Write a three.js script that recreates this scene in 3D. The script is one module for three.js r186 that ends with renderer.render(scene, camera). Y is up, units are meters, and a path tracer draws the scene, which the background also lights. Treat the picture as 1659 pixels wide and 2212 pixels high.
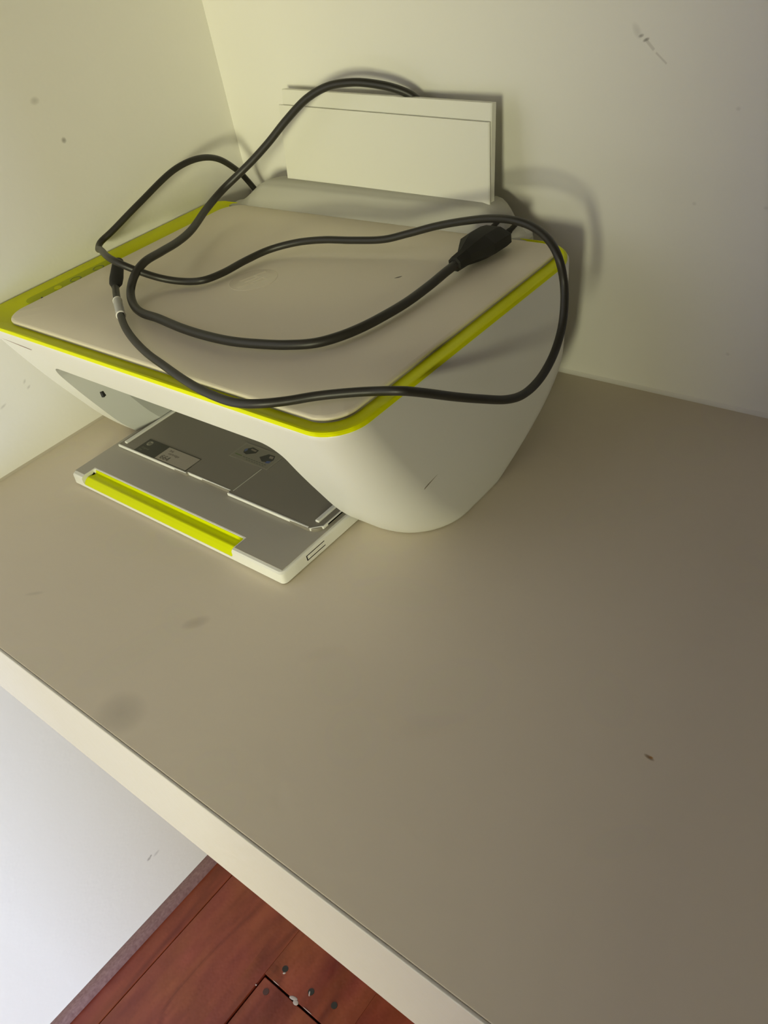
import * as THREE from 'three';
import { RoundedBoxGeometry } from 'three/addons/geometries/RoundedBoxGeometry.js';
import { RectAreaLightUniformsLib } from 'three/addons/lights/RectAreaLightUniformsLib.js';
import { mergeGeometries, mergeVertices, toCreasedNormals } from 'three/addons/utils/BufferGeometryUtils.js';
import { Brush, Evaluator, SUBTRACTION } from 'three-bvh-csg';

// ------------------------------------------------------------------ camera, light, exposure
const D = 0.7108;                       // height of the desk top above the floor
const scene = new THREE.Scene();
const camera = new THREE.PerspectiveCamera(63.45, 1659 / 2212, 0.02, 30);
camera.position.set(0.744318, D + 0.410876, 0.616175);
camera.up.set(-0.295866, 0.771746, -0.562914);
camera.lookAt(0.744318 - 0.5655, D + 0.410876 - 0.616445, 0.616175 - 0.54791);
scene.add(camera);
const renderer = new THREE.WebGLRenderer({ antialias: true });
renderer.toneMapping = THREE.LinearToneMapping;
renderer.toneMappingExposure = 1.0;
renderer.shadowMap.enabled = true;
scene.background = new THREE.Color(0.55, 0.65, 0.8);
RectAreaLightUniformsLib.init();

const RX = 2.4, RZ = 3.0, RY = 2.5;     // room size
// unseen windows added for their light: warm key in front wall, cool in right
const KEY = { x: 1.65, y: 1.12, w: 0.7, h: 0.45, color: [1.0, 0.98, 0.62], power: 74 };
const COOL = { z: 2.55, y: 0.45, w: 0.7, h: 0.75, color: [0.57, 0.69, 1.08], power: 66 };
const PART = { x: 0.865, z: 1.20 };      // end of the dark partition added to keep window light off the right side
function addedWindowLight(L, pos, target) {
  const l = new THREE.RectAreaLight(new THREE.Color().setRGB(...L.color), L.power, L.w, L.h);
  l.position.set(...pos); l.lookAt(...target); scene.add(l);
}
addedWindowLight(KEY, [KEY.x, KEY.y, RZ - 0.03], [KEY.x, KEY.y, 0]);
addedWindowLight(COOL, [RX - 0.03, COOL.y, COOL.z], [0, COOL.y, COOL.z]);

// ------------------------------------------------------------------ helpers
let seed = 7;
const rnd = () => { seed = (seed * 1664525 + 1013904223) % 4294967296; return seed / 4294967296; };
const lin = (r, g, b) => new THREE.Color().setRGB(r, g, b);
const mat = (r, g, b, rough = 0.6, extra = {}) => new THREE.MeshStandardMaterial({ color: lin(r, g, b), roughness: rough, metalness: 0, ...extra });
function mesh(name, geo, m, parent) {
  const o = new THREE.Mesh(geo, m); o.name = name; o.castShadow = o.receiveShadow = true;
  (parent || scene).add(o); return o;
}
const counts = {};
function numbered(n) { const k = counts[n] = (counts[n] ?? -1) + 1; return k ? n + '_' + String(k).padStart(3, '0') : n; }
function struct(name, geo, m) { const o = mesh(name, geo, m); o.userData.kind = 'structure'; return o; }
function box(x0, x1, y0, y1, z0, z1) { const g = new THREE.BoxGeometry(x1 - x0, y1 - y0, z1 - z0); g.translate((x0 + x1) / 2, (y0 + y1) / 2, (z0 + z1) / 2); return g; }
function rbox(x0, x1, y0, y1, z0, z1, r = 0.002, s = 3) { const g = new RoundedBoxGeometry(x1 - x0, y1 - y0, z1 - z0, s, r); g.translate((x0 + x1) / 2, (y0 + y1) / 2, (z0 + z1) / 2); return g; }
function planarUV(g, a, b, oa = 0, ob = 0) { // uv in metres from two axes
  const p = g.attributes.position, uv = new Float32Array(p.count * 2);
  for (let i = 0; i < p.count; i++) { uv[2 * i] = p.getComponent(i, a) - oa; uv[2 * i + 1] = p.getComponent(i, b) - ob; }
  g.setAttribute('uv', new THREE.BufferAttribute(uv, 2)); return g;
}
// value noise that tiles
function makeNoise(n, cells, sd) {
  seed = sd; const lat = new Float32Array(cells * cells).map(() => rnd()); const out = new Float32Array(n * n);
  for (let y = 0; y < n; y++) for (let x = 0; x < n; x++) {
    const fx = x / n * cells, fy = y / n * cells, ix = Math.floor(fx), iy = Math.floor(fy);
    let tx = fx - ix, ty = fy - iy; tx = tx * tx * (3 - 2 * tx); ty = ty * ty * (3 - 2 * ty);
    const g = (i, j) => lat[(j % cells) * cells + (i % cells)];
    out[y * n + x] = (g(ix, iy) * (1 - tx) + g(ix + 1, iy) * tx) * (1 - ty) + (g(ix, iy + 1) * (1 - tx) + g(ix + 1, iy + 1) * tx) * ty;
  }
  return out;
}
function dataTex(n, m, fn, srgb) {
  const d = new Uint8Array(n * m * 4);
  for (let y = 0; y < m; y++) for (let x = 0; x < n; x++) { const c = fn(x, y), i = (y * n + x) * 4; d[i] = c[0]; d[i + 1] = c[1]; d[i + 2] = c[2]; d[i + 3] = 255; }
  const t = new THREE.DataTexture(d, n, m); t.magFilter = THREE.LinearFilter; t.minFilter = THREE.LinearFilter;
  t.wrapS = t.wrapT = THREE.RepeatWrapping; if (srgb) t.colorSpace = THREE.SRGBColorSpace; t.needsUpdate = true; return t;
}
const nA = makeNoise(512, 12, 3), nB = makeNoise(512, 60, 5), nC = makeNoise(512, 180, 9);
const paintBump = dataTex(512, 512, (x, y) => { const i = y * 512 + x, v = 255 * (0.45 * nA[i] + 0.35 * nB[i] + 0.2 * nC[i]); return [v, v, v]; });
const grainBump = dataTex(512, 512, (x, y) => { const i = y * 512 + x, v = 255 * (0.3 * nB[i] + 0.7 * nC[i]); return [v, v, v]; });
paintBump.repeat.set(1 / 0.5, 1 / 0.5); grainBump.repeat.set(1 / 0.06, 1 / 0.06);

// a sheet of paint with its own stains and soft patches; the uv are metres, ppm pixels a metre; outside the sheet the edge colour goes on
function paintSheet(w, h, ppm, rgb, draw) {
  const W = Math.round(w * ppm), H = Math.round(h * ppm), c = document.createElement('canvas'); c.width = W; c.height = H;
  const g = c.getContext('2d'); g.fillStyle = `rgb(${rgb.join(',')})`; g.fillRect(0, 0, W, H);
  draw(g, (u) => u * ppm, (v) => H - v * ppm, ppm);
  const t = new THREE.CanvasTexture(c); t.colorSpace = THREE.SRGBColorSpace; t.wrapS = t.wrapT = THREE.ClampToEdgeWrapping;
  t.repeat.set(1 / w, 1 / h); return t;
}
function softSpot(g, x, y, rx, ry, rot, col, a) { // soft-edged spot, for wear and for grey patches
  g.save(); g.translate(x, y); g.rotate(rot); g.scale(rx, ry);
  const gr = g.createRadialGradient(0, 0, 0, 0, 0, 1); gr.addColorStop(0, `rgba(${col},${a})`); gr.addColorStop(0.6, `rgba(${col},${a * 0.55})`); gr.addColorStop(1, `rgba(${col},0)`);
  g.fillStyle = gr; g.beginPath(); g.arc(0, 0, 1, 0, 7); g.fill(); g.restore();
}

// ------------------------------------------------------------------ materials
const PAINT = [233, 231, 222];
const wallBackMap = paintSheet(0.7, 0.45, 2400, PAINT, (g, X, Y, s) => {
  const col = '95,90,82';
  softSpot(g, X(0.4535), Y(0.286), 8, 16, -0.5, col, 0.14); softSpot(g, X(0.4567), Y(0.2828), 6, 3, -0.3, '60,55,48', 0.4); softSpot(g, X(0.4605), Y(0.2802), 7, 3, -0.4, '60,55,48', 0.55);
  g.strokeStyle = `rgba(${col},0.18)`; g.lineWidth = 5; g.beginPath(); g.moveTo(X(0.461), Y(0.2795)); g.lineTo(X(0.4665), Y(0.2737)); g.stroke();
  g.lineWidth = 3; g.beginPath(); g.moveTo(X(0.468), Y(0.272)); g.lineTo(X(0.4762), Y(0.2648)); g.stroke();
  for (const [x, y] of [[0.5554, 0.1706], [0.5032, 0.1694], [0.5288, 0.2365], [0.54, 0.05]]) softSpot(g, X(x), Y(y), 5, 4, 0, col, 0.12);
});
const wallLeftMap = paintSheet(0.9, 1.3, 1400, PAINT, (g, X, Y) => { // u = z, v = height above floor
  const col = '85,80,74';
  const at = (y, z, rx, ry, r, a) => softSpot(g, X(z), Y(D + y), rx, ry, r, col, a * 0.6);
  at(0.2542, 0.1966, 4, 4, 0, 0.8); at(0.2907, 0.2097, 7, 5, 0, 0.35); at(0.075, 0.3267, 4, 2, 0.8, 0.35); at(0.0682, 0.3254, 4, 2, 0.5, 0.35); at(0.0639, 0.3555, 6, 2, 0.3, 0.35);
  at(-0.5987, 0.462, 6, 4, 0.2, 0.75); at(-0.602, 0.4503, 9, 4, 0.2, 0.35); at(-0.597, 0.458, 3, 3, 0, 0.8);
});
const deskMap = paintSheet(0.8, 0.56, 2200, [215, 204, 184], (g, X, Y) => { // u = x, v = z
  softSpot(g, X(0.3233), Y(0.4167), 26, 14, 0.9, '110,95,85', 0.2); softSpot(g, X(0.3417), Y(0.4994), 46, 40, 0, '120,114,106', 0.22);  // second spot: round soft grey patch near the front edge
  softSpot(g, X(0.6381), Y(0.3503), 8, 3, -0.2, '90,60,30', 0.7); softSpot(g, X(0.639), Y(0.3498), 3, 2, 0, '170,110,40', 0.8);
  softSpot(g, X(0.1796), Y(0.4643), 20, 5, 0.7, '120,112,100', 0.15); softSpot(g, X(0.425), Y(0.39), 40, 16, 0.8, '130,124,112', 0.04); softSpot(g, X(0.52), Y(0.40), 60, 22, 0.8, '130,124,112', 0.04);
  seed = 21; for (let i = 0; i < 60; i++) softSpot(g, X(rnd() * 0.8), Y(rnd() * 0.56), 30 + rnd() * 120, 20 + rnd() * 70, rnd() * 3, '150,140,125', 0.02);
});
const paintMat = (map) => new THREE.MeshStandardMaterial({ color: 0xffffff, map, roughness: 0.72, bumpMap: paintBump, bumpScale: 0.0003 });
const limePlastic = (r, g, b) => new THREE.MeshPhysicalMaterial({ color: lin(r, g, b), roughness: 0.45, specularIntensity: 0.35, specularColor: lin(0.9, 1, 0.12) });
const M = {
  wall: mat(0.81, 0.80, 0.73, 0.75, { bumpMap: paintBump, bumpScale: 0.0003 }),
  wallFar: mat(0.22, 0.19, 0.16, 0.8), ceil: mat(0.16, 0.11, 0.08, 0.7), lightBlocker: mat(0.085, 0.062, 0.045, 0.7),  // last one: light-absorbing brown for the added partition and bulkhead
  wallBack: paintMat(wallBackMap), wallLeft: paintMat(wallLeftMap),
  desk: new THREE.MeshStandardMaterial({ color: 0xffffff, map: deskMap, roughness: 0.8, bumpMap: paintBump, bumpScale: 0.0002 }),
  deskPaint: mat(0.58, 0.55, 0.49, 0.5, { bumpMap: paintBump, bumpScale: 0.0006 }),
  shell: mat(0.74, 0.735, 0.69, 0.42), inner: mat(0.52, 0.53, 0.50, 0.5), grey: mat(0.46, 0.45, 0.39, 0.55), trayTop: mat(0.38, 0.355, 0.30, 0.5), cover: mat(0.22, 0.20, 0.16, 0.5),
  lid: mat(0.82, 0.75, 0.58, 0.5, { bumpMap: grainBump, bumpScale: 0.0001 }), lidGloss: mat(0.77, 0.70, 0.54, 0.22),
  lime: limePlastic(0.70, 0.74, 0.001), limeDark: limePlastic(0.46, 0.52, 0.004),
  support: mat(0.78, 0.77, 0.68, 0.5), dark: mat(0.02, 0.02, 0.02, 0.6), black: mat(0.022, 0.020, 0.015, 0.45), blackMatte: mat(0.009, 0.008, 0.005, 0.75),
  sleeve: new THREE.MeshPhysicalMaterial({ color: lin(0.75, 0.75, 0.72), roughness: 0.25, transmission: 0.45, thickness: 0 }),
  caulk: mat(0.78, 0.76, 0.70, 0.6), frame: mat(0.75, 0.74, 0.7, 0.4),
};

// ------------------------------------------------------------------ the room
const T = 0.12;
function wallWithHole(axis, at0, at1, len, a0, a1, h0, h1) { // axis 'x': wall runs along x, at z; 'z': runs along z, at x
  const b = (u0, u1, y0, y1) => axis === 'x' ? box(u0, u1, y0, y1, at0, at1) : box(at0, at1, y0, y1, u0, u1);
  return mergeGeometries([b(-T, a0, 0, RY), b(a1, len + T, 0, RY), b(a0, a1, 0, h0), b(a0, a1, h1, RY)]);
}
struct('wall_back', planarUV(box(-T, RX + T, 0, RY, -T, 0), 0, 1, 0, D), M.wallBack);
struct('wall_left', planarUV(box(-T, 0, 0, RY, -T, RZ + T), 2, 1), M.wallLeft);
struct('wall_front', planarUV(wallWithHole('x', RZ, RZ + T, RX, KEY.x - KEY.w / 2, KEY.x + KEY.w / 2, KEY.y - KEY.h / 2, KEY.y + KEY.h / 2), 0, 1), M.wallFar);
struct('wall_right', planarUV(wallWithHole('z', RX, RX + T, RZ, COOL.z - COOL.w / 2, COOL.z + COOL.w / 2, COOL.y - COOL.h / 2, COOL.y + COOL.h / 2), 2, 1), M.wallFar);
struct('added_partition', planarUV(rbox(PART.x, PART.x + 0.1, 0.0, RY, 0, PART.z, 0.004, 2), 2, 1), M.lightBlocker);  // added out of view to shade the right side
struct('added_bulkhead', planarUV(rbox(0, PART.x, D + 0.50, RY, 0, 0.34, 0.003, 2), 0, 1), M.lightBlocker);   // unseen box added overhead to cut bounce light from the upper walls
struct('ceiling', planarUV(box(-T, RX + T, RY, RY + T, -T, RZ + T), 0, 2), M.ceil);
function makeAddedWindow(n, w, h, color, pos, ry) {  // frame and glowing pane added out of view behind each area light
  const g = new THREE.Group(); g.name = 'added_window_' + n; g.userData.kind = 'structure'; g.position.set(...pos); g.rotation.y = ry; scene.add(g);
  const f = 0.03, fr = mergeGeometries([box(-w / 2, w / 2, -h / 2, -h / 2 + f, -0.03, 0.03), box(-w / 2, w / 2, h / 2 - f, h / 2, -0.03, 0.03), box(-w / 2, -w / 2 + f, -h / 2 + f, h / 2 - f, -0.03, 0.03), box(w / 2 - f, w / 2, -h / 2 + f, h / 2 - f, -0.03, 0.03)]);
  mesh('added_window_frame', fr, M.frame, g);
  mesh('added_window_pane', box(-w / 2 + f, w / 2 - f, -h / 2 + f, h / 2 - f, -0.004, 0.004), new THREE.MeshStandardMaterial({ color: lin(0.5, 0.5, 0.5), roughness: 0.3, emissive: lin(...color), emissiveIntensity: 1.0 }), g);
}
makeAddedWindow(1, KEY.w, KEY.h, KEY.color, [KEY.x, KEY.y, RZ + 0.05], Math.PI);
makeAddedWindow(2, COOL.w, COOL.h, COOL.color, [RX + 0.05, COOL.y, COOL.z], -Math.PI / 2);

// floor of boards running towards the front wall
{
  const wood = [0, 1, 2].map((k) => {
    const n1 = makeNoise(256, 9, 31 + k), n2 = makeNoise(256, 30, 41 + k), n3 = makeNoise(256, 64, 51 + k);
    const t = dataTex(256, 1024, (x, y) => {
      const s = (a, fx, fy) => a[((Math.floor(y * fy) & 255)) * 256 + (Math.floor(x * fx) & 255)];
      let v = 0.5 * s(n1, 1, 0.25) + 0.3 * s(n2, 1, 0.25) + 0.2 * s(n3, 1, 0.25);
      const streak = Math.max(0, 0.5 - Math.abs(s(n1, 0.5, 0.25) - 0.45) * 9);
      v = 0.55 + 0.8 * (v - 0.5) - 0.5 * streak;
      const red = s(n2, 0.5, 0.25);
      return [255 * Math.min(1, Math.max(0, (0.50 + 0.28 * (v - 0.5)))), 255 * Math.max(0, 0.235 + 0.22 * (v - 0.5) + 0.03 * (red - 0.5)), 255 * Math.max(0, 0.165 + 0.17 * (v - 0.5) - 0.03 * (red - 0.5))];
    }, true);
    t.repeat.set(1 / 0.3, 1 / 1.2); return t;
  });
  const tones = [lin(1, 1, 1), lin(0.88, 0.84, 0.9), lin(1.0, 0.93, 0.78), lin(0.78, 0.76, 0.82)];
  const wm = []; for (const t of wood) for (const c of tones) wm.push(new THREE.MeshStandardMaterial({ map: t, color: c, roughness: 0.34, bumpMap: paintBump, bumpScale: 0.0006 }));
  const fl = new THREE.Group(); fl.name = 'floor'; fl.userData.kind = 'structure'; scene.add(fl);
  mesh('subfloor', box(-T, RX + T, -0.12, -0.016, -T, RZ + T), mat(0.03, 0.02, 0.015, 0.9), fl);
  let pn = 0;
  const plank = (x0, x1, z0, z1, k, drop = 0, gap = 0.0009, r = 0.0012) => {
    const g = rbox(x0 + gap, x1 - gap, -0.02, -drop, z0 + gap, z1 - gap, r, 1);
    planarUV(g, 0, 2, x0 * 0.37 + pn * 0.071, z0 + pn * 0.13);
    return mesh('plank' + (pn++ ? '_' + String(pn - 1).padStart(3, '0') : ''), g, wm[k % wm.length], fl);
  };
  plank(0.0, 0.046, 0, 1.4, 2); plank(0.0, 0.046, 1.4, RZ, 3);
  plank(0.046, 0.184, 0, 1.1, 0, 0, 0.0002, 0.0004); plank(0.046, 0.184, 1.1, RZ, 5);
  const pc = plank(0.184, 0.322, 0, 0.457, 0, 0, 0.0001, 0.0003); const pd = plank(0.184, 0.322, 0.4575, 1.6, 1, 0.0022, 0.0018); plank(0.184, 0.322, 1.6, RZ, 4);
  plank(0.322, 0.46, 0, 0.9, 2, 0, 0.0001, 0.0003); plank(0.322, 0.46, 0.9, RZ, 6);
  for (let i = 0, x = 0.46; x < RX; i++, x += 0.138) { const c = 0.5 + rnd() * 2; plank(x, Math.min(RX, x + 0.138), 0, c, i * 5 + 3); plank(x, Math.min(RX, x + 0.138), c, RZ, i * 7 + 1); }
  const hole = new THREE.CylinderGeometry(0.0042, 0.0042, 0.0008, 14);
  for (const [x, z] of [[0.203, 0.437], [0.251, 0.4375], [0.2865, 0.432]]) { const h = mesh('nail', hole, M.dark, pc); h.position.set(x, 0.0001, z); }
  const fleck = new THREE.SphereGeometry(1, 10, 6), fm = mat(0.45, 0.40, 0.42, 0.4);
  for (const [x, z, a, b, r] of [[0.237, 0.4565, 0.0062, 0.0024, 0.3], [0.243, 0.4585, 0.0042, 0.0032, 0], [0.2055, 0.4415, 0.0022, 0.0012, 0.8], [0.2505, 0.4400, 0.0036, 0.0012, -1.0], [0.1846, 0.474, 0.0012, 0.0010, 0], [0.205, 0.4567, 0.006, 0.0005, 0.0], [0.262, 0.4567, 0.008, 0.0005, 0.0]]) { const q = mesh('paint_fleck', fleck, fm, pc); q.scale.set(a, 0.0008, b); q.rotation.y = r; q.position.set(x, 0, z); }
  const h = mesh('nail', hole, mat(0.07, 0.03, 0.03, 0.5), pd); h.position.set(0.2005, -0.0021, 0.472);
}
// quarter round at the foot of the left wall, and the paint bead where the desk meets the walls
{
  const sh = new THREE.Shape(); sh.moveTo(0, 0); for (let i = 0; i <= 10; i++) { const a = i / 10 * Math.PI / 2; sh.lineTo(0.0125 * Math.cos(a), 0.0152 * Math.sin(a)); } sh.lineTo(0, 0);
  const g = new THREE.ExtrudeGeometry(sh, { depth: RZ, bevelEnabled: false }); planarUV(g, 0, 2);
  const t = dataTex(64, 512, (x, y) => { const i = ((y * 3) & 511) * 512 + x * 4, v = nB[i] * 0.6 + nC[i] * 0.4; return [112 + 34 * v, 82 + 36 * v, 80 + 34 * v]; }, true); t.repeat.set(1 / 0.03, 1 / 0.5);
  struct('trim_1', g, new THREE.MeshStandardMaterial({ map: t, roughness: 0.45 }));
  const bead = (len, r) => { const q = new THREE.Shape(); q.moveTo(0, 0); q.lineTo(r, 0); q.quadraticCurveTo(r * 0.35, r * 0.35, 0, r); q.lineTo(0, 0); return new THREE.ExtrudeGeometry(q, { depth: len, bevelEnabled: false }); };
  const beadX = (len, r) => { const q = new THREE.Shape(); q.moveTo(0, 0); q.lineTo(0, r); q.quadraticCurveTo(-r * 0.35, r * 0.35, -r, 0); q.lineTo(0, 0); return new THREE.ExtrudeGeometry(q, { depth: len, bevelEnabled: false }).rotateY(Math.PI / 2); };
  struct('trim_2', bead(0.51, 0.0022).translate(0, D, 0), mat(0.50, 0.45, 0.36, 0.7));
  struct('trim_3', beadX(PART.x, 0.0030).translate(0, D, 0), M.caulk);
}

// ------------------------------------------------------------------ the built-in desk
{
  const g = new THREE.Group(); g.name = 'desk'; g.position.set(PART.x / 2, 0, 0.26); scene.add(g);
  g.userData = { label: 'off-white painted built-in desk running between the corner walls, with a deep front edge', category: 'desk' };
  const mv = (q) => q.translate(-PART.x / 2, 0, -0.26);
  const top = planarUV(rbox(0.0012, PART.x - 0.001, D - 0.03, D, 0.001, 0.5128, 0.0006, 1), 0, 2);
  // texture sheet: u = x, v = z
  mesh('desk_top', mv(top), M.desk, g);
  mesh('front_edge', mv(planarUV(rbox(0.0012, PART.x - 0.001, D - 0.0885, D, 0.5128, 0.515, 0.0008, 2), 0, 1)), M.deskPaint, g);
  mesh('apron', mv(box(0.002, PART.x - 0.002, D - 0.088, D - 0.0302, 0.496, 0.5127)), M.deskPaint, g);
  mesh('support_batten', mv(box(0.002, 0.03, D - 0.075, D - 0.03, 0.02, 0.485)), M.deskPaint, g);
  mesh('support_batten', mv(box(PART.x - 0.03, PART.x - 0.002, D - 0.075, D - 0.03, 0.02, 0.485)), M.deskPaint, g);
}

// ------------------------------------------------------------------ the printer (built in desk coordinates, moved into its group)
const PO = [0.222, 0, 0.19];
const printer = new THREE.Group(); printer.name = 'printer'; printer.position.set(PO[0], D, PO[2]); scene.add(printer);
printer.userData = { label: 'white inkjet printer with lime green rim and beige lid, output tray pulled out', category: 'printer' };
const part = (name, geo, m, parent = printer) => mesh(name, geo.translate(-PO[0], -PO[1], -PO[2]), m, parent);

const lerp = (a, b, t) => a + (b - a) * t;
function interp(tab, y) { // monotone cubic through the table
  const n = tab.length; if (y <= tab[0][0]) return tab[0][1]; if (y >= tab[n - 1][0]) return tab[n - 1][1];
  let i = 1; while (y > tab[i][0]) i++;
  const sl = (k) => (tab[k][1] - tab[k - 1][1]) / (tab[k][0] - tab[k - 1][0]);
  const m = (k) => k <= 0 ? sl(1) : k >= n - 1 ? sl(n - 1) : 2 * sl(k) * sl(k + 1) / (sl(k) + sl(k + 1));
  const h = tab[i][0] - tab[i - 1][0], t = (y - tab[i - 1][0]) / h, a = tab[i - 1][1], b = tab[i][1], t2 = t * t, t3 = t2 * t;
  return (2 * t3 - 3 * t2 + 1) * a + (t3 - 2 * t2 + t) * h * m(i - 1) + (-2 * t3 + 3 * t2) * b + (t3 - t2) * h * m(i);
}
const frontTab = [[0, 0.267], [0.012, 0.2785], [0.03, 0.2915], [0.055, 0.3050], [0.085, 0.3200], [0.113, 0.3325], [0.147, 0.3465]];
const F = (y) => interp(frontTab, y);
// rounded rectangle as a loop of points with a fixed count: [x, z]
function loopRR(x0, x1, z0, z1, rf, rr, nc = 12, ne = 14, rl = rr) { // rr: rear right, rl: rear left radius
  const pts = [];
  const arc = (cx, cz, r, a0) => { for (let i = 0; i <= nc; i++) { const a = a0 + i / nc * Math.PI / 2; pts.push([cx + r * Math.cos(a), cz + r * Math.sin(a)]); } };
  const edge = (ax, az, bx, bz) => { for (let i = 1; i < ne; i++) pts.push([lerp(ax, bx, i / ne), lerp(az, bz, i / ne)]); };
  arc(x1 - rf, z1 - rf, rf, 0); edge(x1 - rf, z1, x0 + rf, z1);
  arc(x0 + rf, z1 - rf, rf, Math.PI / 2); edge(x0, z1 - rf, x0, z0 + rl);
  arc(x0 + rl, z0 + rl, rl, Math.PI); edge(x0 + rl, z0, x1 - rr, z0);
  arc(x1 - rr, z0 + rr, rr, Math.PI * 1.5); edge(x1, z0 + rr, x1, z1 - rf);
  return pts;
}
// loft of equal-count loops of [x,y,z]; closed caps by fans about their centroid
function loft(loops, capStart = true, capEnd = true, flip = false) {
  const n = loops[0].length, pos = [], idx = [];
  for (const l of loops) for (const p of l) pos.push(...p);
  const tri = (a, b, c) => flip ? idx.push(a, c, b) : idx.push(a, b, c);
  for (let k = 0; k + 1 < loops.length; k++) for (let i = 0; i < n; i++) { const j = (i + 1) % n, a = k * n + i, b = k * n + j, c = a + n, d = b + n; tri(a, c, b); tri(b, c, d); }
  const cap = (k, rev) => { const l = loops[k], c = [0, 0, 0]; for (const p of l) for (let q = 0; q < 3; q++) c[q] += p[q] / n; const ci = pos.length / 3; pos.push(...c); for (let i = 0; i < n; i++) { const j = (i + 1) % n; rev ? tri(ci, k * n + j, k * n + i) : tri(ci, k * n + i, k * n + j); } };
  if (capStart) cap(0, false); if (capEnd) cap(loops.length - 1, true);
  const P = (i) => new THREE.Vector3(pos[3 * i], pos[3 * i + 1], pos[3 * i + 2]); let vol = 0;
  const o = P(0); for (let i = 0; i < idx.length; i += 3) vol += P(idx[i]).sub(o).dot(P(idx[i + 1]).sub(o).cross(P(idx[i + 2]).sub(o)));
  if (vol < 0) for (let i = 0; i < idx.length; i += 3) { const t = idx[i + 1]; idx[i + 1] = idx[i + 2]; idx[i + 2] = t; }   // faces look outwards
  const g = new THREE.BufferGeometry(); g.setAttribute('position', new THREE.Float32BufferAttribute(pos, 3)); g.setIndex(idx);
  return g;
}
function crease(g, a = 0.6) { const q = toCreasedNormals(g, a); const n = q.attributes.position.count; if (!q.attributes.uv) q.setAttribute('uv', new THREE.BufferAttribute(new Float32Array(n * 2), 2)); return q; }
const ev = new Evaluator(); ev.attributes = ['position', 'normal', 'uv']; ev.useGroups = true;
function cut(geo, cutters, m0, m1) { // returns [outside geometry, cut faces geometry]
  let a = new Brush(geo, m0); a.updateMatrixWorld();
  for (const c of cutters) { const b = new Brush(c, m1); b.updateMatrixWorld(); a = ev.evaluate(a, b, SUBTRACTION); }
  const g = a.geometry, ms = Array.isArray(a.material) ? a.material : [a.material], out = [[], []];
  const ix = g.index, cnt = ix ? ix.count : g.attributes.position.count;
  const groups = g.groups.length ? g.groups : [{ start: 0, count: cnt, materialIndex: 0 }];
  for (const gr of groups) { const w = ms[gr.materialIndex] === m1 ? 1 : 0; for (let i = gr.start; i < Math.min(cnt, gr.start + gr.count); i++) out[w].push(ix ? ix.getX(i) : i); }
  return out.map((l) => { const q = new THREE.BufferGeometry(); for (const k of ['position', 'normal', 'uv']) { const s = g.attributes[k], d = new Float32Array(l.length * s.itemSize); l.forEach((v, i) => { for (let c = 0; c < s.itemSize; c++) d[i * s.itemSize + c] = s.getComponent(v, c); }); q.setAttribute(k, new THREE.BufferAttribute(d, s.itemSize)); } return q; });
}

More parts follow.
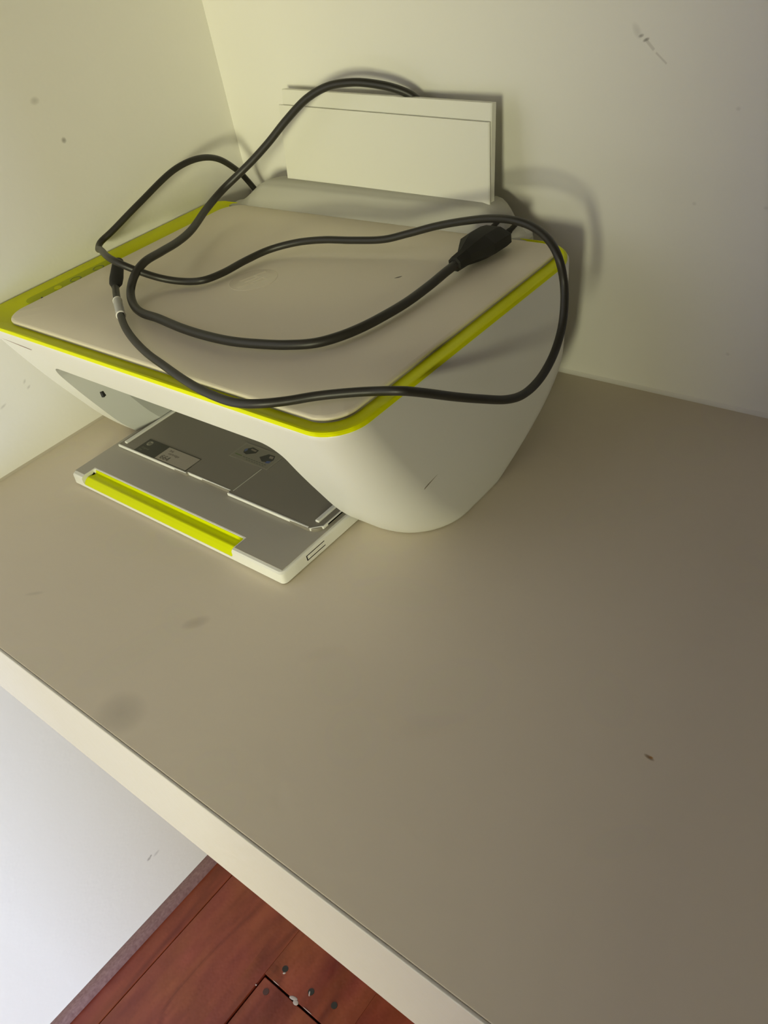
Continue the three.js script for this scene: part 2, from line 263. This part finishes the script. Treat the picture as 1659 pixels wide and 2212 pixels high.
// body shell
const H = 0.147;
function shellLoop(y, inset = 0) {
  const s = Math.min(1, y / H), gx = 0.013 * Math.pow(1 - s, 1.4) + inset;
  const z0 = 0.047 + 0.006 * (1 - s) + (y < 0.07 ? 0.09 * Math.pow(1 - y / 0.07, 2) : 0) + inset;
  return loopRR(0.003 + gx, 0.441 - gx, z0, F(y) - inset, 0.028 + 0.020 * (1 - s), 0.042, 24, 20, 0.022 + 0.016 * (1 - s)).map(([x, z]) => [x, y, z]);
}
{
  const ys = [0.0012, 0.003]; for (let y = 0.006; y < 0.1445; y += 0.004) ys.push(y); ys.push(0.1455, 0.147);
  const loops = [shellLoop(0, 0.0025).map((p) => [p[0], 0, p[2]]), ...ys.map((y) => shellLoop(y, y > 0.1465 ? 0.0012 : 0))];
  const side = loft(loops, false, false); side.computeVertexNormals();
  const sideN = side.toNonIndexed();
  const caps = [0, loops.length - 1].map((k) => { const l = loops[k], c = new THREE.Vector3(); l.forEach((p) => c.add(new THREE.Vector3(...p)).clone()); c.multiplyScalar(1 / l.length); const pos = []; l.forEach((p, i) => { const q = l[(i + 1) % l.length]; k ? pos.push(...c.toArray(), ...q, ...p) : pos.push(...c.toArray(), ...p, ...q); }); const g = new THREE.BufferGeometry(); g.setAttribute('position', new THREE.Float32BufferAttribute(pos, 3)); g.computeVertexNormals(); return g; });
  const body = mergeGeometries([sideN, ...caps]); body.setAttribute('uv', new THREE.BufferAttribute(new Float32Array(body.attributes.position.count * 2), 2));
  // arch through the front, opening towards the viewer, following the lean of the front face
  const arch = (d, xL, xR, top, r) => {
    const o = []; const N = 14;
    for (let i = 0; i <= N; i++) o.push([xR, lerp(-0.02, top - r, i / N)]);
    for (let i = 1; i <= 8; i++) { const a = i / 8 * Math.PI / 2; o.push([xR - r + r * Math.cos(a), top - r + r * Math.sin(a)]); }
    for (let i = 1; i < 12; i++) o.push([lerp(xR - r, xL + r, i / 12), top]);
    for (let i = 0; i <= 8; i++) { const a = Math.PI / 2 + i / 8 * Math.PI / 2; o.push([xL + r + r * Math.cos(a), top - r + r * Math.sin(a)]); }
    for (let i = 1; i <= N; i++) o.push([xL, lerp(top - r, -0.02, i / N)]);
    return o.map(([x, y]) => [x, y, F(y) + d]);
  };
  const cutter = crease(loft([arch(0.08, 0.074, 0.367, 0.115, 0.018), arch(0, 0.080, 0.361, 0.113, 0.016), arch(-0.027, 0.0915, 0.3495, 0.110, 0.014), arch(-0.12, 0.089, 0.352, 0.105, 0.012)], true, true, true), 0.35);
  const [outer, inner] = cut(body, [cutter], M.shell, M.inner);
  part('body_shell', outer, M.shell); part('output_bay', inner, M.inner);
  // little square sensor window in the bay's left cheek, dark slot at the back
  const sq = box(-0.0012, 0.0012, -0.0028, 0.0028, -0.0024, 0.0024); sq.rotateY(0.40); sq.translate(0.0851, 0.0672, 0.2985); part('sensor_window', sq, M.dark);
  part('feed_roller', new THREE.CylinderGeometry(0.011, 0.011, 0.25, 20).rotateZ(Math.PI / 2).translate(0.221, 0.034, 0.172), M.dark);
  part('bay_floor', box(0.096, 0.345, 0.0005, 0.002, 0.16, 0.262), M.dark);
  part('rear_housing', rbox(0.062, 0.378, 0.03, 0.1475, 0.0235, 0.075, 0.004, 3), M.shell);
}
// lime rim round the lid; the control panel is its wide left side
{
  const A = (i, y) => loopRR(0.003 + i, 0.441 - i, 0.0525 + i, 0.3468 - i, 0.028, 0.038, 20, 20, 0.018).map(([x, z]) => [x, y, z]);
  const outer = loopRR(0.0046, 0.4394, 0.0541, 0.3452, 0.0264, 0.0364, 20, 20, 0.0164), hole = loopRR(0.0385, 0.4240, 0.0605, 0.3320, 0.0200, 0.018, 20, 20, 0.020);
  const B = (t, y) => outer.map((p, i) => [lerp(p[0], hole[i][0], t), y, lerp(p[1], hole[i][1], t)]);
  const g = loft([A(0.0012, 0.1465), A(0, 0.1475), A(0, 0.1492), A(0.0006, 0.1502), A(0.0016, 0.1505), B(0.06, 0.1505), B(0.13, 0.1500), B(0.3, 0.1493), B(0.6, 0.1481), B(1, 0.1466), B(1, 0.1456)], false, false);
  part('lime_rim', crease(g, 0.6), M.lime);
  const cp = new THREE.Shape(); { const w = 0.0065, l = 0.044; cp.absarc(0, l, w, 0, Math.PI); cp.absarc(0, -l, w, Math.PI, 2 * Math.PI); }
  const pg = new THREE.ExtrudeGeometry(cp, { depth: 0.0006, bevelEnabled: true, bevelSize: 0.0006, bevelThickness: 0.0004, bevelSegments: 2, curveSegments: 16 });
  pg.rotateX(-Math.PI / 2).rotateZ(-0.13).translate(0.0250, 0.1476, 0.252);
  const panel = part('control_panel', pg, M.limeDark);
  const ring = new THREE.TorusGeometry(0.0042, 0.0005, 8, 28).rotateX(Math.PI / 2).scale(0.9, 0.6, 1.25);
  for (const z of [0.2505, 0.2245]) part('button', ring.clone().rotateZ(-0.13).translate(0.0255, 0.1486, z), mat(0.2, 0.25, 0.02, 0.4), panel);
  part('button', new THREE.CylinderGeometry(0.0036, 0.0036, 0.0008, 20).rotateZ(-0.13).translate(0.0255, 0.1486, 0.270), M.lime, panel);
  part('indicator_light', new THREE.CylinderGeometry(0.0009, 0.0009, 0.0008, 12).translate(0.0285, 0.1482, 0.2895), M.dark, panel);
}
// lid with embossed round emblem
{
  const L = (i, y) => loopRR(0.0360 + i, 0.4264 - i, 0.0582 + i, 0.3345 - i, 0.0215, 0.0195, 16, 14, 0.0215).map(([x, z]) => [x, y, z]);
  const lid = part('scanner_lid', crease(loft([L(0.0020, 0.1455), L(0.0018, 0.1482), L(0.0004, 0.1486), L(0, 0.1491), L(0, 0.1499), L(0.0003, 0.1506), L(0.0009, 0.1511), L(0.0020, 0.1514), L(0.03, 0.1515)]), 0.5), M.lid);
    const cx = 0.2125, cz = 0.1960, y = 0.1515;
  part('emblem', new THREE.CylinderGeometry(0.0206, 0.0208, 0.0002, 48).translate(cx, y + 0.00005, cz), M.lidGloss, lid);
  // slanted two-letter mark: bars and arches in the plane, sheared to the right
  const bar = (pts, hole) => { const v = (l) => l.map(([a, b]) => new THREE.Vector2(a + 0.32 * b, b)), s = new THREE.Shape(v(pts)); if (hole) s.holes.push(new THREE.Path(v(hole))); return new THREE.ExtrudeGeometry(s, { depth: 0.0003, bevelEnabled: false }); };
  const P3 = (l) => l.map(([a, b]) => [a / 1000, b / 1000]);
  const h = bar(P3([[-7.5, -6], [-5.4, -6], [-5.4, 4], [-2.2, 4], [-2.2, -6], [-0.1, -6], [-0.1, 5.4], [-0.7, 6], [-5.4, 6], [-5.4, 15], [-7.5, 15]]));
  const p = bar(P3([[2.2, -15], [4.3, -15], [4.3, -6], [7.1, -6], [7.7, -5.4], [7.7, 5.4], [7.1, 6], [2.2, 6]]), P3([[4.3, -4], [4.3, 4], [5.6, 4], [5.6, -4]]));
  const letters = mergeGeometries([h, p]);
  letters.scale(1.13, 1.13, 0.3).rotateX(-Math.PI / 2).translate(cx, y + 0.00014, cz);
  part('emblem_letters', letters, mat(0.82, 0.75, 0.58, 0.5), lid);
  const sp = new THREE.Shape(); sp.moveTo(-0.003, 0); sp.quadraticCurveTo(0, 0.0022, 0.0035, 0.0012); sp.quadraticCurveTo(0.001, -0.0016, -0.003, 0);
  part('scuff', new THREE.ExtrudeGeometry(sp, { depth: 0.00005, bevelEnabled: false }).rotateX(-Math.PI / 2).rotateY(0.8).translate(0.3325, 0.15150, 0.1515), mat(0.2, 0.17, 0.12, 0.6), lid);
}
// grey cover behind the lid
{
  const xs = []; for (let i = 0; i <= 60; i++) xs.push(lerp(0.034, 0.390, i / 60));
  const sm = (t) => { t = Math.min(1, Math.max(0, t)); return t * t * (3 - 2 * t); };
  const hAt = (x) => Math.min(sm((x - 0.034) / 0.052), sm((0.390 - x) / 0.048));
  const loops = xs.map((x) => {
    const h = hAt(x) * 0.0225 + 0.0004, y0 = 0.1495;
    return [[x, 0.144, 0.0605], [x, y0, 0.0605], [x, y0 + h * 0.12, 0.0597], [x, y0 + h * 0.45, 0.0560], [x, y0 + h * 0.82, 0.0510], [x, y0 + h * 0.95, 0.0485], [x, y0 + h, 0.0460], [x, y0 + h, lerp(0.0455, 0.036, hAt(x))], [x, y0 + h * 0.9, lerp(0.045, 0.022, hAt(x))], [x, 0.144, lerp(0.045, 0.020, hAt(x))]];
  });
  part('rear_cover', crease(loft(loops, true, true, false), 0.9), M.grey);
}
// upright paper support: two slabs
{
  const slab = (TL, TR, BL, BR, down, th) => {
    const v = (p) => new THREE.Vector3(...p); const tl = v(TL), tr = v(TR), bl = v(BL), br = v(BR);
    bl.addScaledVector(bl.clone().sub(tl).normalize(), down); br.addScaledVector(br.clone().sub(tr).normalize(), down);
    const nrm = tr.clone().sub(tl).cross(tl.clone().sub(bl)).normalize();
    const rr = []; const c = [bl, br, tr, tl], ctr = c.reduce((a, p) => a.add(p), new THREE.Vector3()).multiplyScalar(0.25);
    const ring = (k, off) => { const out = []; for (let i = 0; i < 4; i++) { const p = c[i].clone(), q = c[(i + 1) % 4].clone(); const s = (w) => w.clone().add(ctr.clone().sub(w).normalize().multiplyScalar(k)).addScaledVector(nrm, off); const a = s(p), b = s(q); for (let j = 0; j < 6; j++) { const m = a.clone().lerp(b, j / 6); out.push([m.x, m.y, m.z]); } } return out; };
    return crease(loft([ring(0, -th), ring(0, -0.0008), ring(0.0010, 0)], true, true, true), 0.4);
  };
  const ps = part('paper_support', slab([0.1032, 0.2507, 0.017], [0.3488, 0.2457, 0.030], [0.0966, 0.1643, 0.030], [0.3478, 0.1682, 0.042], 0.012, 0.006), M.support);
  part('support_extension', slab([0.0990, 0.2380, 0.0215], [0.3482, 0.2328, 0.0347], [0.0994, 0.1646, 0.0325], [0.3491, 0.1683, 0.0448], 0.012, 0.0016), M.support, ps);
}
// output tray, its lime handle and the paper cover
{
  const X0 = 0.0780, X1 = 0.3568, Z1 = 0.3560;
  const Tl = (i, y) => loopRR(X0 + i, X1 - i, 0.16, Z1 - i, 0.004, 0.003).map(([x, z]) => [x, y, z]);
  const body = crease(loft([Tl(0.006, 0.0004), Tl(0.0012, 0.0009), Tl(0, 0.0024), Tl(0.0004, 0.0110), Tl(0.0016, 0.0124), Tl(0.004, 0.0130), Tl(0.05, 0.0132)]), 0.5);
  const b = (x0, x1, y0, y1, z0, z1) => { const q = rbox(x0, x1, y0, y1, z0, z1, 0.0028, 3); return q; };
  const u = (x0, x1, y0, y1, z0, z1) => box(x0, x1, y0, y1, z0, z1);
  const [o1, in1] = cut(body, [b(0.0955, 0.3005, 0.0052, 0.03, 0.3405, 0.375)], M.shell, M.inner);
  const [o, inn] = cut(mergeGeometries([o1, in1]), [u(0.3545, 0.359, 0.0052, 0.0060, 0.309, 0.3295), u(0.3545, 0.359, 0.0092, 0.0100, 0.309, 0.3295), u(0.3545, 0.359, 0.0052, 0.0100, 0.3287, 0.3297)], M.shell, M.inner);
  const tray = part('output_tray', o, M.shell); part('latch_groove', inn, M.dark, tray);
  // darker matt surface let into the top, notched round the handle
  const ts = new THREE.Shape([[X0 + 0.0022, -0.17], [X0 + 0.0022, -Z1 + 0.0045], [0.0945, -Z1 + 0.0045], [0.0945, -0.3395], [0.3015, -0.3395], [0.3015, -Z1 + 0.0035], [X1 - 0.0030, -Z1 + 0.0035], [X1 - 0.0030, -0.17]].map(([a, b]) => new THREE.Vector2(a, b)));
  part('tray_surface', new THREE.ExtrudeGeometry(ts, { depth: 0.0004, bevelEnabled: false }).rotateX(-Math.PI / 2).translate(0, 0.0129, 0), M.trayTop, tray);
  // concave lime strip
  const pr = [[0.3408, 0.0052], [0.3408, 0.0122], [0.3413, 0.0086], [0.3430, 0.0083], [0.3460, 0.0091], [0.3488, 0.0101], [0.3505, 0.0100], [0.3528, 0.0086], [0.3547, 0.0066], [0.3557, 0.0052]];
  const loops = [[0.0957, 0.7], [0.0962, 0.95], [0.0975, 1], [0.2982, 1], [0.2996, 0.95], [0.3003, 0.7]].map(([x, k]) => pr.map(([z, y]) => [x, 0.0052 + (y - 0.0052) * (0.5 + 0.5 * k), z]));
  part('tray_handle', crease(loft(loops, true, true, true), 0.7), limePlastic(0.64, 0.70, 0.002), tray);
  part('latch_tab', rbox(0.3555, 0.3569, 0.0063, 0.0089, 0.3120, 0.3270, 0.0005, 2), M.shell, tray);
  // paper cover with a stepped front lip
  const s = new THREE.Shape(); // shape x = x, y = -z
  s.moveTo(0.0885, -0.150); s.lineTo(0.0885, -0.3050); s.lineTo(0.1900, -0.3062); s.lineTo(0.1912, -0.3044); s.lineTo(0.2455, -0.3050); s.lineTo(0.2475, -0.3068); s.lineTo(0.3390, -0.3088);
  s.quadraticCurveTo(0.3505, -0.3088, 0.3508, -0.2970); s.lineTo(0.3508, -0.150); s.lineTo(0.0885, -0.150);
  const cg = new THREE.ExtrudeGeometry(s, { depth: 0.0022, bevelEnabled: true, bevelSize: 0.0006, bevelThickness: 0.0006, bevelSegments: 2 }).rotateX(-Math.PI / 2).translate(0, 0.0136, 0);
  const cover = part('paper_cover', cg, M.cover);
  const rib = (x, z0, z1) => part('rib', rbox(x - 0.002, x + 0.002, 0.0160, 0.0182, z0, z1, 0.0009, 2), M.shell, cover);
  rib(0.0945, 0.200, 0.3015); rib(0.3430, 0.230, 0.3005);
  part('seam', rbox(0.2488, 0.2496, 0.0160, 0.0167, 0.2700, 0.304, 0.0003, 1), M.grey, cover);
  part('cover_edge', mergeGeometries([rbox(0.0885, 0.1895, 0.0138, 0.0166, 0.3050, 0.3066, 0.0006, 2), rbox(0.1895, 0.2465, 0.0138, 0.0166, 0.3038, 0.3052, 0.0006, 2), rbox(0.2465, 0.341, 0.0138, 0.0166, 0.3072, 0.3090, 0.0006, 2), rbox(-0.0055, 0.0055, 0.0138, 0.0166, -0.0008, 0.0008, 0.0006, 2).rotateY(0.75).translate(0.3465, 0, 0.3052), rbox(0.3500, 0.3514, 0.0138, 0.0166, 0.25, 0.3025, 0.0006, 2)]), M.shell, cover);
  // printed stickers
  const sticker = (w, h, ppm, draw) => { const c = document.createElement('canvas'); c.width = Math.round(w * ppm); c.height = Math.round(h * ppm); draw(c.getContext('2d'), c.width, c.height); const t = new THREE.CanvasTexture(c); t.colorSpace = THREE.SRGBColorSpace; return t; };
  const place = (name, x0, x1, z0, z1, tex) => { const g = new THREE.BoxGeometry(x1 - x0, 0.0002, z1 - z0).translate((x0 + x1) / 2, 0.01655, (z0 + z1) / 2); return part(name, g, new THREE.MeshStandardMaterial({ map: tex, roughness: 0.45 }), cover); };
  const t1 = sticker(0.075, 0.0200, 9000, (g, W, Hh) => {
    g.fillStyle = '#3a392f'; g.fillRect(0, 0, W, Hh); g.fillStyle = '#a69e8f'; g.fillRect(W * 0.405, Hh * 0.045, W * 0.583, Hh * 0.91);
    g.fillStyle = '#95927f'; g.beginPath(); g.arc(W * 0.085, Hh * 0.28, Hh * 0.165, 0, 7); g.fill(); g.fillStyle = '#24231f'; g.font = 'italic bold ' + Math.round(Hh * 0.22) + 'px sans-serif'; g.textAlign = 'center'; g.fillText('hp', W * 0.084, Hh * 0.345);
    g.textAlign = 'left'; g.fillStyle = '#77745f'; g.font = Math.round(Hh * 0.15) + 'px sans-serif'; g.fillText('Original', W * 0.045, Hh * 0.70); g.fillText('Ink', W * 0.045, Hh * 0.88);
    g.fillStyle = '#565046'; g.font = 'bold ' + Math.round(Hh * 0.17) + 'px sans-serif'; g.fillText('Ink', W * 0.47, Hh * 0.28); g.fillText('cartridge', W * 0.50, Hh * 0.46); g.font = 'bold ' + Math.round(Hh * 0.38) + 'px sans-serif'; g.fillText('664', W * 0.45, Hh * 0.86);
  });
  place('ink_sticker', 0.1118, 0.1868, 0.2852, 0.3052, t1);
  const t2 = sticker(0.0500, 0.0215, 9000, (g, W, Hh) => {
    g.fillStyle = '#8a8576'; g.fillRect(0, 0, W, Hh); g.fillStyle = '#817c6d'; g.fillRect(W * 0.03, Hh * 0.05, W * 0.94, Hh * 0.9);
    const blob = (cx, cy, pts, col) => { g.fillStyle = col; g.beginPath(); pts.forEach(([x, y], i) => i ? g.lineTo(W * (cx + x), Hh * (cy + y)) : g.moveTo(W * (cx + x), Hh * (cy + y))); g.closePath(); g.fill(); };
    blob(0.26, 0.36, [[-0.13, 0.02], [-0.02, -0.24], [0.16, -0.18], [0.17, 0.02], [0.02, 0.26], [-0.08, 0.2]], '#2b2a20'); blob(0.26, 0.36, [[-0.01, -0.15], [0.13, -0.14], [0.13, -0.04], [0.0, -0.06]], '#7d7264'); blob(0.26, 0.36, [[-0.13, 0.02], [-0.09, -0.10], [-0.05, 0.02], [-0.07, 0.16]], '#4b567c');
    blob(0.74, 0.40, [[-0.16, 0.10], [-0.06, -0.22], [0.10, -0.24], [0.16, 0.0], [0.14, 0.2], [-0.02, 0.28]], '#33322c'); blob(0.74, 0.40, [[0.0, -0.16], [0.09, -0.17], [0.12, -0.03], [0.03, -0.02]], '#857b6e'); blob(0.74, 0.40, [[0.06, 0.16], [0.14, 0.10], [0.15, 0.24], [0.07, 0.3]], '#4a5988');
    g.fillStyle = '#5b6b3c'; g.fillRect(W * 0.06, Hh * 0.74, W * 0.18, Hh * 0.05); g.fillStyle = '#5f6053'; for (let i = 0; i < 9; i++) g.fillRect(W * (0.28 + i * 0.068), Hh * 0.76, W * 0.05, Hh * 0.045); for (let i = 0; i < 7; i++) g.fillRect(W * (0.40 + i * 0.068), Hh * 0.86, W * 0.045, Hh * 0.035);
  });
  place('picture_sticker', 0.2058, 0.2548, 0.2470, 0.2690, t2);
}
// scuff marks on the body
{
  const sh = new THREE.Shape([[0.2740, 0.0630], [0.2705, 0.0634], [0.2660, 0.0641], [0.2555, 0.0657], [0.2650, 0.0650], [0.2690, 0.0648], [0.2728, 0.0640]].map(([a, b]) => new THREE.Vector2(-a, b)));
  part('scuff', new THREE.ExtrudeGeometry(sh, { depth: 0.0003, bevelEnabled: false }).rotateY(Math.PI / 2).translate(0.4350, 0, 0), mat(0.27, 0.24, 0.19, 0.6));
  const fr = new THREE.Shape([[0.030, 0.1352], [0.052, 0.1340], [0.066, 0.1333], [0.082, 0.1329], [0.066, 0.1338], [0.050, 0.1346]].map(([a, b]) => new THREE.Vector2(a, b)));
  part('scuff', new THREE.ExtrudeGeometry(fr, { depth: 0.0006, bevelEnabled: false }).translate(0, 0, F(0.134) - 0.0002), mat(0.36, 0.28, 0.25, 0.6));
}

// ------------------------------------------------------------------ cables
const V = (l) => l.map((p) => new THREE.Vector3(...p));
const tube = (pts, r, seg) => new THREE.TubeGeometry(new THREE.CatmullRomCurve3(V(pts), false, 'centripetal'), seg, r, 14, false);
// lathe along a segment, flattened
function turned(a, b, prof, flat = 1) {
  const va = new THREE.Vector3(...a), vb = new THREE.Vector3(...b), d = vb.clone().sub(va), len = d.length(); d.normalize();
  const g = new THREE.LatheGeometry(prof.map(([r, t]) => new THREE.Vector2(Math.max(r, 1e-5), t * len)), 24);
  const side = new THREE.Vector3(0, 1, 0).cross(d).normalize(), up = d.clone().cross(side).normalize();
  g.scale(1, 1, flat); g.applyMatrix4(new THREE.Matrix4().makeBasis(side, d, up.negate())); g.translate(...a); return g;
}
{
  const U = new THREE.Group(); U.name = 'usb_cable'; U.position.set(0.26, D + 0.1531, 0.2); scene.add(U);
  U.userData = { label: 'thin black cable sharply kinked at the left, looping past the printer to a small connector', category: 'cable' };
  const mv = (g) => g.translate(-0.26, -0.1531, -0.2);
  const pts = [
    [0.0405, 0.1253, 0.015], [0.0405, 0.1453, 0.021], [0.0395, 0.1549, 0.026], [0.0378, 0.1665, 0.032], [0.0402, 0.1785, 0.042], [0.0414, 0.1983, 0.065], [0.0386, 0.2050, 0.085], [0.0313, 0.2029, 0.110], [0.0235, 0.1852, 0.158], [0.0130, 0.1690, 0.1905],
    [0.0095, 0.1635, 0.2035], [0.0175, 0.1620, 0.2125], [0.045, 0.1690, 0.2260], [0.118, 0.181, 0.258], [0.1336, 0.173, 0.252], [0.147, 0.162, 0.239], [0.1637, 0.157, 0.2285],
    [0.1788, 0.157, 0.2206], [0.1845, 0.157, 0.2043], [0.1874, 0.158, 0.1793], [0.1957, 0.160, 0.1583], [0.2161, 0.163, 0.1433], [0.2417, 0.165, 0.1348], [0.2676, 0.165, 0.1284], [0.2965, 0.166, 0.1206], [0.3159, 0.170, 0.1136], [0.3397, 0.176, 0.1070],
    [0.3659, 0.182, 0.1053], [0.3921, 0.187, 0.1062], [0.4144, 0.189, 0.1094], [0.4313, 0.187, 0.1121], [0.4481, 0.182, 0.1188], [0.4597, 0.174, 0.1262], [0.464, 0.1562, 0.1269], [0.468, 0.1425, 0.134], [0.471, 0.1298, 0.1439], [0.474, 0.1182, 0.1615], [0.476, 0.1117, 0.1843],
    [0.476, 0.1117, 0.2056], [0.474, 0.1167, 0.2222], [0.468, 0.1269, 0.2421], [0.461, 0.1379, 0.2615], [0.4545, 0.1495, 0.2803], [0.4480, 0.1568, 0.2935], [0.4297, 0.1570, 0.3025], [0.4147, 0.157, 0.3115], [0.4002, 0.1568, 0.3215], [0.3874, 0.157, 0.3334], [0.3741, 0.158, 0.3446],
    [0.3588, 0.158, 0.3504], [0.3303, 0.157, 0.3492], [0.30, 0.1565, 0.3438], [0.2643, 0.1565, 0.3353], [0.2407, 0.1565, 0.3294], [0.2115, 0.157, 0.3197], [0.1859, 0.158, 0.3088], [0.1579, 0.159, 0.2929], [0.1318, 0.160, 0.2761], [0.1138, 0.1610, 0.2637]];
  mesh('cord', mv(tube(pts, 0.0030, 420)), M.black, U);
  mesh('connector', mv(turned([0.1170, 0.1610, 0.2660], [0.0880, 0.1690, 0.2380], [[0, 0], [0.0032, 0], [0.0038, 0.06], [0.0056, 0.16], [0.0060, 0.35], [0.0056, 0.6], [0.0050, 0.9], [0.0046, 0.99], [0, 1]], 0.8)), M.blackMatte, U);
  const sl = turned([0.1660, 0.1588, 0.2975], [0.1400, 0.1597, 0.2814], [[0.0034, 0], [0.0037, 0.03], [0.0037, 0.97], [0.0034, 1]]);
  const tag = mesh('clear_sleeve', mv(sl), M.sleeve, U); tag.userData.label = 'clear plastic sleeve with pale ends';
  for (const [a, b] of [[[0.1664, 0.1588, 0.2978], [0.1652, 0.1588, 0.2970]], [[0.1410, 0.1597, 0.2820], [0.1398, 0.1597, 0.2813]]]) mesh('sleeve_end', mv(turned(a, b, [[0.0031, 0], [0.0039, 0], [0.0039, 1], [0.0031, 1]])), M.caulk, tag);
}
{
  const P = new THREE.Group(); P.name = 'power_cable'; P.position.set(0.26, D + 0.1531, 0.2); scene.add(P);
  P.userData = { label: 'thicker black power cable arching over the paper support and ending in a two-pin plug', category: 'cable' };
  const mv = (g) => g.translate(-0.26, -0.1531, -0.2);
  const pts = [[0.30, 0.19, 0.008], [0.2850, 0.215, 0.008], [0.2717, 0.2330, 0.0115], [0.2618, 0.2469, 0.019], [0.2487, 0.2547, 0.026], [0.2290, 0.2598, 0.032], [0.2127, 0.2618, 0.037], [0.1906, 0.2603, 0.043], [0.1696, 0.2526, 0.050], [0.1458, 0.2362, 0.058], [0.1253, 0.2183, 0.068], [0.1083, 0.2043, 0.078],
    [0.0953, 0.1940, 0.088], [0.084, 0.1833, 0.1035], [0.086, 0.1755, 0.1275], [0.1058, 0.171, 0.1668], [0.1170, 0.1715, 0.1920], [0.1280, 0.1745, 0.2190], [0.1345, 0.1755, 0.2425], [0.1365, 0.1705, 0.2560], [0.1390, 0.1625, 0.2655], [0.1545, 0.158, 0.2771], [0.1752, 0.157, 0.2848],
    [0.1981, 0.157, 0.2864], [0.2318, 0.157, 0.2906], [0.2603, 0.157, 0.2919], [0.2891, 0.157, 0.2903], [0.3129, 0.157, 0.2851], [0.3338, 0.157, 0.2782], [0.3514, 0.157, 0.2683], [0.3613, 0.157, 0.2551], [0.3681, 0.157, 0.2380], [0.3723, 0.157, 0.2171], [0.3747, 0.157, 0.1931], [0.3752, 0.158, 0.1653], [0.3759, 0.1600, 0.1450], [0.3763, 0.1608, 0.1320]];
  mesh('cord', mv(tube(pts, 0.0035, 320)), M.black, P);
  // plug: octagonal sections along -z
  const oct = (z, w, h, cx = 0.3755, cy = 0.1645) => { const c = 0.42, o = [[1, -c], [1, c], [c, 1], [-c, 1], [-1, c], [-1, -c], [-c, -1], [c, -1]]; return o.map(([a, b]) => [cx + a * w, cy + b * h, z]); };
  const secs = [[0.1350, 0.0042, 0.0042, 0.1605], [0.1340, 0.0055, 0.0055, 0.1607], [0.1210, 0.0062, 0.0062, 0.1610], [0.1100, 0.0120, 0.0082, 0.1617], [0.1020, 0.0160, 0.0093, 0.1622], [0.0870, 0.0166, 0.0092, 0.1620], [0.0790, 0.0158, 0.0080, 0.1615], [0.0750, 0.0130, 0.0060, 0.1610]].map(([z, w, h, cy]) => oct(z, w, h, 0.3755, cy));
  const plug = mesh('plug', mv(crease(loft(secs, true, true, false), 0.25)), M.blackMatte, P);
  for (const s of [-1, 1]) mesh('pin', mv(turned([0.3755 + s * 0.0088, 0.1618, 0.0770], [0.3755 + s * 0.0086, 0.1648, 0.0590], [[0, 0], [0.0028, 0], [0.0024, 0.4], [0.0020, 0.45], [0.0019, 0.95], [0, 1]])), M.blackMatte, plug);
}
renderer.render(scene, camera);
